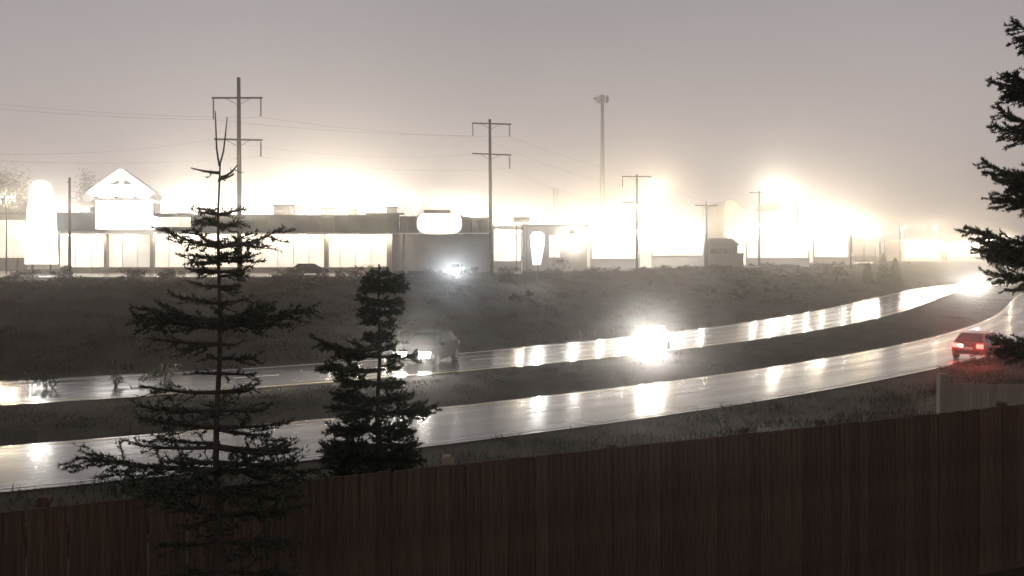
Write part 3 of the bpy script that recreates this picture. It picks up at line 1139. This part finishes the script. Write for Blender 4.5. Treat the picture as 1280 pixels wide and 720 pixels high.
# front: piers, mullions and lit panes
for (c_, w) in [(130.5, 4), (188.5, 4.5), (407, 5), (488, 4)]:
    MB().box(PX(c_ - w / 2, YS), PX(c_ + w / 2, YS), YS + .25, YS + 1.15, zb - .2, PZ(290.4, YS) - .25).build('pier', 'beige_wall', store)
x_ = 70.5
while x_ < 486:
    x2 = x_ + 19.6
    inside = 133 < x_ < 186
    if not any(abs((x_ + x2) / 2 - c_) < 6 for c_ in (130.5, 188.5, 407, 488)):
        rect(MB(), x_ + .2, x2 - .2, 292.8, 334, YS, 1.02, 1.12).build('pane', 'lit_glass_dim' if inside else 'lit_glass', store)
    MB().box(PX(x2, YS) - .03, PX(x2, YS) + .03, YS + .98, YS + 1.19, zb - .1, PZ(292.6, YS)).build('mullion', 'galvanised', store)
    x_ = x2
for k in range(12):  # added downlights that brighten the piers and the ground below
    sx, sz_ = PX(88 + k * 36, YS), PZ(290.2, YS) - .25
    h = MB().box(sx - .3, sx + .3, YS - .55, YS - .15, sz_ - .12, sz_ - .003).build('added_soffit_lamp', 'white_trim', store)
    MB().box(sx - .24, sx + .24, YS - .5, YS - .2, sz_ - .15, sz_ - .123).build('lens', 'lens', h)
    point_light(h, (sx, YS - .35, sz_ - .32), 130 if k < 11 else 300, (1, .88, .70), .1)
for (x0, x1, yt) in [(344, 370, 258), (402, 414, 261), (484, 497, 260.5), (250, 262, 262), (436, 447, 264)]:
    u_ = MB().box(PX(x0, YS + 6), PX(x1, YS + 6), YS + 5, YS + 8, PZ(272, YS) + .1, PZ(yt, YS + 6)).build('rooftop_unit', 'unit_metal', store)
    MB().box(PX(x0 - 1, YS + 6), PX(x1 + 1, YS + 6), YS + 4.8, YS + 8.2, PZ(yt, YS + 6) + .003, PZ(yt, YS + 6) + .2).build('unit_cap', 'dark_metal', u_)

# tall lit pylon sign left of the store
YP = 118
pyl = empty('pylon_sign', (PX(52, YP), YP, LOT))
tag(pyl, 'tall narrow white glowing pylon sign at the left of the store', 'sign')
poly = []  # taper and rounded top put the glare into the panel's shape
for k in range(13):
    a = math.pi * k / 12
    poly.append((1.25 * math.cos(a), PZ(236, YP) - LOT + 1.1 * math.sin(a)))
poly += [(-1.8, PZ(262, YP) - LOT), (-2.1, 1.4), (2.1, 1.4), (1.8, PZ(262, YP) - LOT)]
MB().prism(poly, -.3, .3).build('sign_face', 'lit_sign', pyl)
for s_ in (-1, 1):
    MB().tube([(s_ * 1.2, 0, -.2), (s_ * 1.2, 0, 1.5)], .14, 8).build('leg', 'dark_metal', pyl)
point_light(pyl, (0, -.8, PZ(245, YP) - LOT), 1500, (1, .95, .86), .3)  # two added lights without fittings, a halo to blur the sign's edges
point_light(pyl, (0, -.8, PZ(290, YP) - LOT), 1500, (1, .95, .86), .3)


# ------------------------------------------------------------------ other buildings
def block_building(px0, px1, ytop, Y, wallm, label, depth=14, roof='flat', panes=None, pane_m='lit_glass', pane_y=None, name='shop_building', profile=None, lamps=()):
    e_ = empty(name, (0, 0, 0))
    x0, x1 = PX(px0, Y), PX(px1, Y)
    zt_ = PZ(ytop, Y)
    if profile:
        MB().prism([(PX(a, Y), PZ(b_, Y)) for a, b_ in profile] + [(x1, LOT - .3), (x0, LOT - .3)], Y, Y + depth).build('wall', wallm, e_)
    else:
        MB().box(x0, x1, Y, Y + depth, LOT - 3, zt_).build('wall', wallm, e_)
        if roof == 'flat':
            MB().box(x0 - .25, x1 + .25, Y - .25, Y + depth + .25, zt_ + .003, zt_ + .35).build('roof', 'white_trim' if wallm == 'white_trim' else 'store_roof', e_)
        else:
            xm = (x0 + x1) / 2
            MB().prism([(x0 - .5, zt_ - .1), (x1 + .5, zt_ - .1), (x1 - 1.2, zt_ + roof), (x0 + .6, zt_ + roof)], Y - .4, Y + depth + .4).build('roof', 'store_roof', e_)
    if panes:
        ya, yb = pane_y
        xa, xb, n = panes
        for k in range(n):
            a = xa + (xb - xa) * k / n
            b_ = xa + (xb - xa) * (k + 1) / n
            w_ = (b_ - a) * .05
            pn = MB().box(PX(a + w_, Y), PX(b_ - w_, Y), Y - .12, Y - .02, max(PZ(yb, Y), LOT + .3), PZ(ya, Y)).build('window', pane_m, e_)
    for (lx, ly, pw) in lamps:  # added lamps on the shop fronts, their halos fill out the white glare
        h = MB().box(PX(lx, Y) - .3, PX(lx, Y) + .3, Y - .6, Y - .13, PZ(ly, Y), PZ(ly, Y) + .3).build('wall_lamp', 'dark_metal', e_)
        MB().box(PX(lx, Y) - .25, PX(lx, Y) + .25, Y - .55, Y - .2, PZ(ly, Y) - .06, PZ(ly, Y) - .003).build('lens', 'lens', h)
        point_light(h, (PX(lx, Y), Y - .9, PZ(ly, Y) - .25), pw, (1, .93, .80), .2)
    tag(e_, label, 'building')
    return e_


s2 = block_building(655, 734, 283.5, 140, 'beige_wall', 'small flat roofed beige shop right of the second utility pole', 16, panes=(686, 700, 2), pane_y=(294, 322), pane_m='lit_glass_dim')
hz = MB().box(PX(716, 140) - .3, PX(716, 140) + .3, 139.3, 139.9, PZ(297, 140), PZ(293, 140)).build('wall_lamp', 'dark_metal', s2)
MB().box(PX(716, 140) - .25, PX(716, 140) + .25, 139.25, 139.29, PZ(296.5, 140), PZ(293.5, 140)).build('lens', 'lens', hz)
point_light(hz, (PX(716, 140), 138.8, PZ(298, 140)), 1800, (1, .95, .86), .2)
ss = empty('roof_sign', (PX(652, 138), 138, PZ(284, 138)))
tag(ss, 'small dark rectangular sign board on posts at the left of the small shop', 'sign')
MB().box(PX(642, 138) - ss.location.x, PX(662, 138) - ss.location.x, -.15, .15, 0.75, 1.55).build('board', 'dark_metal', ss)
for s_ in (-.8, .8):
    MB().box(s_ - .06, s_ + .06, -.06, .06, LOT - ss.location.z - .2, .75).build('post', 'dark_metal', ss)
# upright lit sign before the small shop
YV = 104
vs_ = empty('upright_sign', (PX(672, YV), YV, gz(PX(672, YV), YV)))
tag(vs_, 'narrow upright white glowing sign before the small shop', 'sign')
zz = vs_.location.z
MB().prism([(-.55, PZ(331, YV) - zz), (.35, PZ(331, YV) - zz), (.75, PZ(305, YV) - zz), (.8, PZ(294, YV) - zz), (.4, PZ(290, YV) - zz), (-.5, PZ(290, YV) - zz), (-.9, PZ(295, YV) - zz), (-.75, PZ(310, YV) - zz)], -.15, .15).build('sign_face', 'lit_sign', vs_)
MB().tube([(0, 0, -.2), (0, 0, PZ(330, YV) - zz)], .1, 8).build('leg', 'dark_metal', vs_)
point_light(vs_, (0, -.5, PZ(305, YV) - zz), 1200, (1, .97, .92), .2)

block_building(616, 652, 284, 158, 'white_trim', 'lit shop front between the second pole and the small shop', 14, panes=(617, 651, 5), pane_y=(287, 326), pane_m='lit_showroom')
block_building(738, 800, 284, 158, 'white_trim', 'low showroom with brightly lit glass right of the small shop', 16, panes=(740, 798, 9), pane_y=(291, 323), pane_m='lit_showroom', name='showroom_building', lamps=((748, 288, 900), (774, 288, 900), (795, 288, 900)))
block_building(814, 880, 293, 172, 'white_trim', 'low lit shop between the third pole and the gabled house', 16, lamps=((826, 295, 900), (850, 295, 900), (874, 295, 900)), panes=(816, 878, 9), pane_y=(297, 319), pane_m='lit_showroom', name='shop_building')
hs = block_building(884, 922, 306, 176, 'grey_wall', 'dark grey house with hipped roof at the foot of the fourth pole', 12, roof=1.3, panes=(888, 918, 4), pane_y=(311, 317), pane_m='glass_dark', name='house')
MB().box(PX(922, 176) + .02, PX(931, 176), 177, 186, LOT - 3, PZ(318, 176)).build('annex', 'grey_wall', hs)
MB().box(PX(922, 176) + .02, PX(932, 176), 176.7, 186.3, PZ(318, 176) + .003, PZ(318, 176) + .25).build('annex_roof', 'store_roof', hs)
block_building(905, 1012, 264, 262, 'beige_wall', 'large hazy hall with curved parapets rising at both ends', 30, name='hall_building',
               profile=[(905, 262), (907, 252), (913, 249.5), (919, 252), (925, 259), (932, 263.5), (945, 264.5), (960, 264.5), (970, 263), (978, 258), (983, 250.5), (988, 251), (994, 256), (1002, 268), (1012, 278)])
block_building(932, 1012, 288, 206, 'white_trim', 'long low showroom glowing in front of the curved hall', 18, lamps=((940, 291, 900), (962, 291, 900), (984, 291, 900), (1006, 291, 900)), panes=(934, 1010, 12), pane_y=(294, 322), pane_m='lit_showroom', name='showroom_building')
block_building(1016, 1062, 286, 232, 'white_trim', 'low glowing shop at the right of the curved hall', 16, lamps=((1026, 290, 900), (1052, 290, 900)), panes=(1018, 1060, 8), pane_y=(293, 321), pane_m='lit_showroom', name='shop_building')
block_building(1128, 1176, 301, 352, 'beige_wall', 'far low lit shop right of the conifers', 16, panes=(1130, 1174, 8), pane_y=(304, 322), pane_m='lit_showroom', name='shop_building')
block_building(1184, 1226, 301, 360, 'beige_wall', 'far low lit shop beside the right spruce branches', 16, panes=(1186, 1224, 7), pane_y=(304, 320), pane_m='lit_showroom', name='shop_building')
block_building(-40, 34, 268, 150, 'beige_wall', 'lit low building cut off by the left frame edge', 16, panes=(-38, 32, 9), pane_y=(275, 322), pane_m='lit_glass', name='shop_building')


# ------------------------------------------------------------------ far trees
def round_tree(px, Y, ytop, w, label, m='leaf', n=9000):
    x = PX(px, Y)
    z0 = gz(x, Y)
    e_ = empty('tree', (x, Y, z0))
    H_ = PZ(ytop, Y) - z0
    v = bush_tris(n, 0, 0, H_ * .55, w / 2, w / 2, H_ * .42, .3)
    mesh_np('crown', v, np.arange(len(v)).reshape(-1, 3), m, e_)
    mb = MB()
    mb.tube([(0, 0, -.2), (.1, 0, H_ * .35), (0, 0, H_ * .7)], [.28, .2, .08], 7)
    for k in range(5):
        a = k * 1.3
        mb.tube([(.05, 0, H_ * .35), (math.cos(a) * w * .3, math.sin(a) * w * .3, H_ * .75)], [.1, .03], 5)
    mb.build('trunk', 'bark', e_)
    tag(e_, label, 'tree')


round_tree(12, 340, 210, 22, 'hazy round tree crown above the left frame edge lights', n=14000)
round_tree(112, 340, 214, 13, 'faint hazy tree between the slim post and the white gable')


def far_conifer(px, Y, ytop, w, label):
    x = PX(px, Y)
    z0 = gz(x, Y)
    e_ = empty('conifer_tree', (x, Y, z0))
    H_ = PZ(ytop, Y) - z0
    n = 2400
    t_ = RNG.random(n) ** .7
    r = (1 - (1 - t_)) * 0
    hgt = 1 - t_
    rad = w / 2 * (t_ ** .8) * (0.75 + .25 * np.sin(hgt * 38)) * RNG.uniform(.3, 1.0, n)
    a = RNG.uniform(0, 6.283, n)
    p = np.stack([rad * np.cos(a), rad * np.sin(a), .3 + hgt * (H_ - .3)], 1)
    d1 = RNG.normal(size=(n, 3)) * .22
    d2 = RNG.normal(size=(n, 3)) * .22
    v = np.stack([p, p + d1, p + d2 - np.array([0, 0, .1])], 1).reshape(-1, 3)
    mesh_np('crown', v, np.arange(len(v)).reshape(-1, 3), 'needle', e_)
    MB().tube([(0, 0, -.2), (0, 0, H_ * .8)], [.16, .04], 6).build('trunk', 'bark', e_)
    tag(e_, label, 'tree')


far_conifer(1104, 176, 318, 3.6, 'dark bushy conifer at the bank below the slender poles')
far_conifer(1119, 184, 323, 4.0, 'wider dark conifer right of the other one below the slender poles')
far_conifer(1085, 180, 329, 2.6, 'small low conifer left of the two dark conifers')
round_tree(1045, 172, 331, 4.5, 'low rounded dark shrub tree on the bank below the short plain pole', n=1500)


# ------------------------------------------------------------------ vehicles
def car(px, py, side_o, paint, label, face, kind='car', lights='off', power=3000, sc_=1.0, s_guess=None, yaw=0.0, tail=None, xy=None, tall=1.0, beam=0, tint=(1, .94, .85), cone=165):
    """stands on the carriageway at the point whose picture is (px, py); face +1 along the road, -1 against it"""
    if xy is None:
        Y = CAMZ * F / (py - YH)
        x, y = PX(px, Y), Y
        z = 0.03
    else:
        x, y = xy
        z = LOT + .07
    j = int(np.argmin((_x - x) ** 2 + (_y - y) ** 2))
    rz = _t[j] + (math.pi if face < 0 else 0) + yaw
    e_ = empty(kind.replace(' ', '_'), (x, y, z), rz)
    e_.scale = (sc_, sc_, sc_)
    L, Wd = 2.3, .92
    st = [(-L, .66, .42, .78), (-L + .08, .82, .32, .95), (-1.6, Wd, .26, 1.0), (-.6, Wd, .24, .98), (.6, Wd, .24, .97), (1.35, Wd, .26, .93), (1.9, .88, .28, .84), (2.18, .78, .32, .72), (L, .62, .40, .62)]
    mb = MB()
    rings = []
    for (xx, w, zl, zt_) in st:
        zt_ *= tall
        zmid = zl + (zt_ - zl) * .55
        rings.append([(xx, -w * .86, zl), (xx, -w, zl + .12), (xx, -w, zmid), (xx, -w * .93, zt_ - .03), (xx, -w * .75, zt_), (xx, 0, zt_ + .035), (xx, w * .75, zt_), (xx, w * .93, zt_ - .03), (xx, w, zmid), (xx, w, zl + .12), (xx, w * .86, zl)])
    n = len(rings[0])
    vs = [p for r in rings for p in r]
    fs = []
    for i in range(len(rings) - 1):
        for k in range(n):
            k2 = (k + 1) % n
            fs.append((i * n + k, (i + 1) * n + k, (i + 1) * n + k2, i * n + k2))
    fs.append(tuple(range(n)))
    fs.append(tuple((len(rings) - 1) * n + k for k in range(n - 1, -1, -1)))
    mb.add(vs, fs)
    body = mb.build('body', paint, e_, smooth=False)
    # cabin
    zb_, zr = .95 * tall, 1.46 * tall
    lo = [(-2.0, .80), (-.9, .84), (.35, .84), (1.15, .78)]
    hi = [(-1.45, .60), (-.75, .64), (.05, .64), (.35, .60)]
    cb = MB()
    vs = [(xx, -w, zb_) for xx, w in lo] + [(xx, w, zb_) for xx, w in lo] + [(xx, -w, zr) for xx, w in hi] + [(xx, w, zr) for xx, w in hi]
    fs = [(0, 1, 9, 8), (1, 2, 10, 9), (2, 3, 11, 10), (4, 12, 13, 5), (5, 13, 14, 6), (6, 14, 15, 7), (8, 9, 13, 12), (9, 10, 14, 13), (10, 11, 15, 14), (0, 8, 12, 4), (3, 7, 15, 11)]
    cb.add(vs, fs)
    cab = cb.build('cabin', paint, e_)

    def pane(nm, q, off):
        q = [Vector(p) for p in q]
        c_ = sum(q, Vector()) / 4
        nrm = (q[1] - q[0]).cross(q[2] - q[0]).normalized()
        if nrm.dot(c_ - Vector((-.4, 0, 1.1 * tall))) < 0:
            nrm = -nrm
        q = [c_ + (p - c_) * .86 + nrm * off for p in q]
        back = [p - nrm * .02 for p in q]
        MB().add(q + back, [(0, 1, 2, 3), (7, 6, 5, 4), (0, 4, 5, 1), (1, 5, 6, 2), (2, 6, 7, 3), (3, 7, 4, 0)]).build(nm, 'glass_dark', cab)
    pane('windshield', [vs[3], vs[7], vs[15], vs[11]], .012)
    pane('rear_window', [vs[0], vs[4], vs[12], vs[8]], .012)
    for b0 in (0, 4):
        for k in (0, 1, 2):
            h0 = 8 + k + (4 if b0 else 0)
            pane('side_window', [vs[b0 + k], vs[b0 + k + 1], vs[h0 + 1], vs[h0]], .012)
    wheel = None
    for (wx, wy) in ((1.42, .84), (1.42, -.84), (-1.42, .84), (-1.42, -.84)):
        sy = 1 if wy > 0 else -1
        if wheel is None or sy != wheel_s:
            w_ = empty('wheel', (wx, wy, .34))
            w_.parent = e_
            MB().tube([(0, -.11, 0), (0, -.10, 0), (0, .10, 0), (0, .11, 0)], [.27, .34, .34, .27], 18).build('tyre', 'rubber', w_)
            MB().tube([(0, sy * .10, 0), (0, sy * .125, 0), (0, sy * .13, 0)], [.22, .21, .08], 14).build('rim', 'rim', w_)
        else:
            w_ = copy_tree(wheel, e_)
            w_.location = (wx, wy, .34)
        wheel, wheel_s = w_, sy
    for sy in (-1, 1):
        hm = 'headlight' if lights in ('front',) else 'headlight_off'
        h = MB().add([(2.17, sy * .34, .50), (2.19, sy * .78, .50), (2.10, sy * .82, .76), (2.08, sy * .36, .76), (2.37, sy * .34, .52), (2.29, sy * .76, .53), (2.22, sy * .78, .74), (2.30, sy * .36, .75)],
                     [(4, 5, 6, 7), (0, 4, 7, 3), (1, 2, 6, 5), (0, 1, 5, 4), (3, 7, 6, 2)]).build('headlight', hm, e_)
        if lights == 'front':
            point_light(h, (2.42, sy * .58, .64), power, tint, .10, cone, (R(90), 0, R(-90 + sy * 4)), 'headlight_beam', .35)
        if beam:
            point_light(h, (2.43, sy * .58, .64), beam, (1, .92, .80), .08, 58, (R(88.5), 0, R(-90) - yaw), 'low_beam', .7)
        tm = 'tail' if lights == 'rear' else 'tail_off'
        t2 = MB().box(-2.33, -2.22, sy * .62 - .16, sy * .62 + .16, .70, .92).build('taillight', tm, e_)
        if lights == 'rear':
            point_light(t2, (-2.45, sy * .62, .80), power, (1, .05, .03), .10, 170, (R(90), 0, R(90)), 'taillight_glow', .7)
        MB().box(.75, .95, sy * 1.0 - .09, sy * 1.0 + .09, .95 * tall, 1.10 * tall).build('mirror', paint, e_)
    MB().box(2.26, 2.36, -.5, .5, .34, .52).build('grille', 'rubber', e_)
    MB().box(-2.36, -2.26, -.6, .6, .36, .55).build('rear_bumper', 'rubber', e_)
    MB().box(-2.335, -2.325, -.26, .26, .62, .76).build('plate', 'car_white', e_)
    if lights == 'rear' and tail:
        # bright white spot by the left taillight, as in the picture
        rv = MB().box(-2.345, -2.30, .24, .40, .74, .86).build('white_tail_spot', 'tail_white', e_)
    tag(e_, label, kind, 'vehicles on the highway' if xy is None else None)
    return e_


car(537, 454, 0, 'car_dark', 'dark car with glaring headlights right behind the short dense spruce', -1, lights='front', power=320, sc_=1.28, tall=1.05, yaw=R(40), beam=16000, cone=110)
car(818, 434, 0, 'car_grey', 'car with very bright spreading headlights in the middle of the far carriageway', -1, lights='front', power=3000, yaw=R(30), cone=76)
car(1216, 362, 0, 'car_dark', 'far car with glaring headlights at the bend beside the right spruce', -1, lights='front', power=5000, yaw=R(8))
car(1226, 447, 0, 'car_red', 'car with glowing red taillights driving away at the right', 1, lights='rear', power=190, tail=True, sc_=1.2)
car(570, 0, 0, 'car_white', 'car in the lot with bluish white headlights below the oval sign', -1, xy=(PX(570, 112), 112), lights='front', power=1800, yaw=R(35), tint=(.80, .92, 1.0))
car(388, 0, 0, 'car_dark', 'parked dark car roof showing above the scrub before the store', 1, xy=(PX(388, 114), 114), yaw=R(-10))

# ------------------------------------------------------------------ haze: wet evening air
hb = MB().box(-1600, 1600, -70, 1600, -1.5, 66)
hm = bpy.data.materials.new('haze')
hm.use_nodes = True
t = hm.node_tree
t.nodes.clear()
mo = t.nodes.new('ShaderNodeOutputMaterial')
pv = t.nodes.new('ShaderNodeVolumePrincipled')
pv.inputs['Color'].default_value = (0.97, 0.945, 0.94, 1)
pv.inputs['Density'].default_value = HAZE_DENSITY
pv.inputs['Anisotropy'].default_value = HAZE_G
t.links.new(pv.outputs[0], mo.inputs['Volume'])
hz_o = hb.build('haze', hm)
tag(hz_o, 'thin pale wet haze filling the evening air', 'haze', kind='stuff')
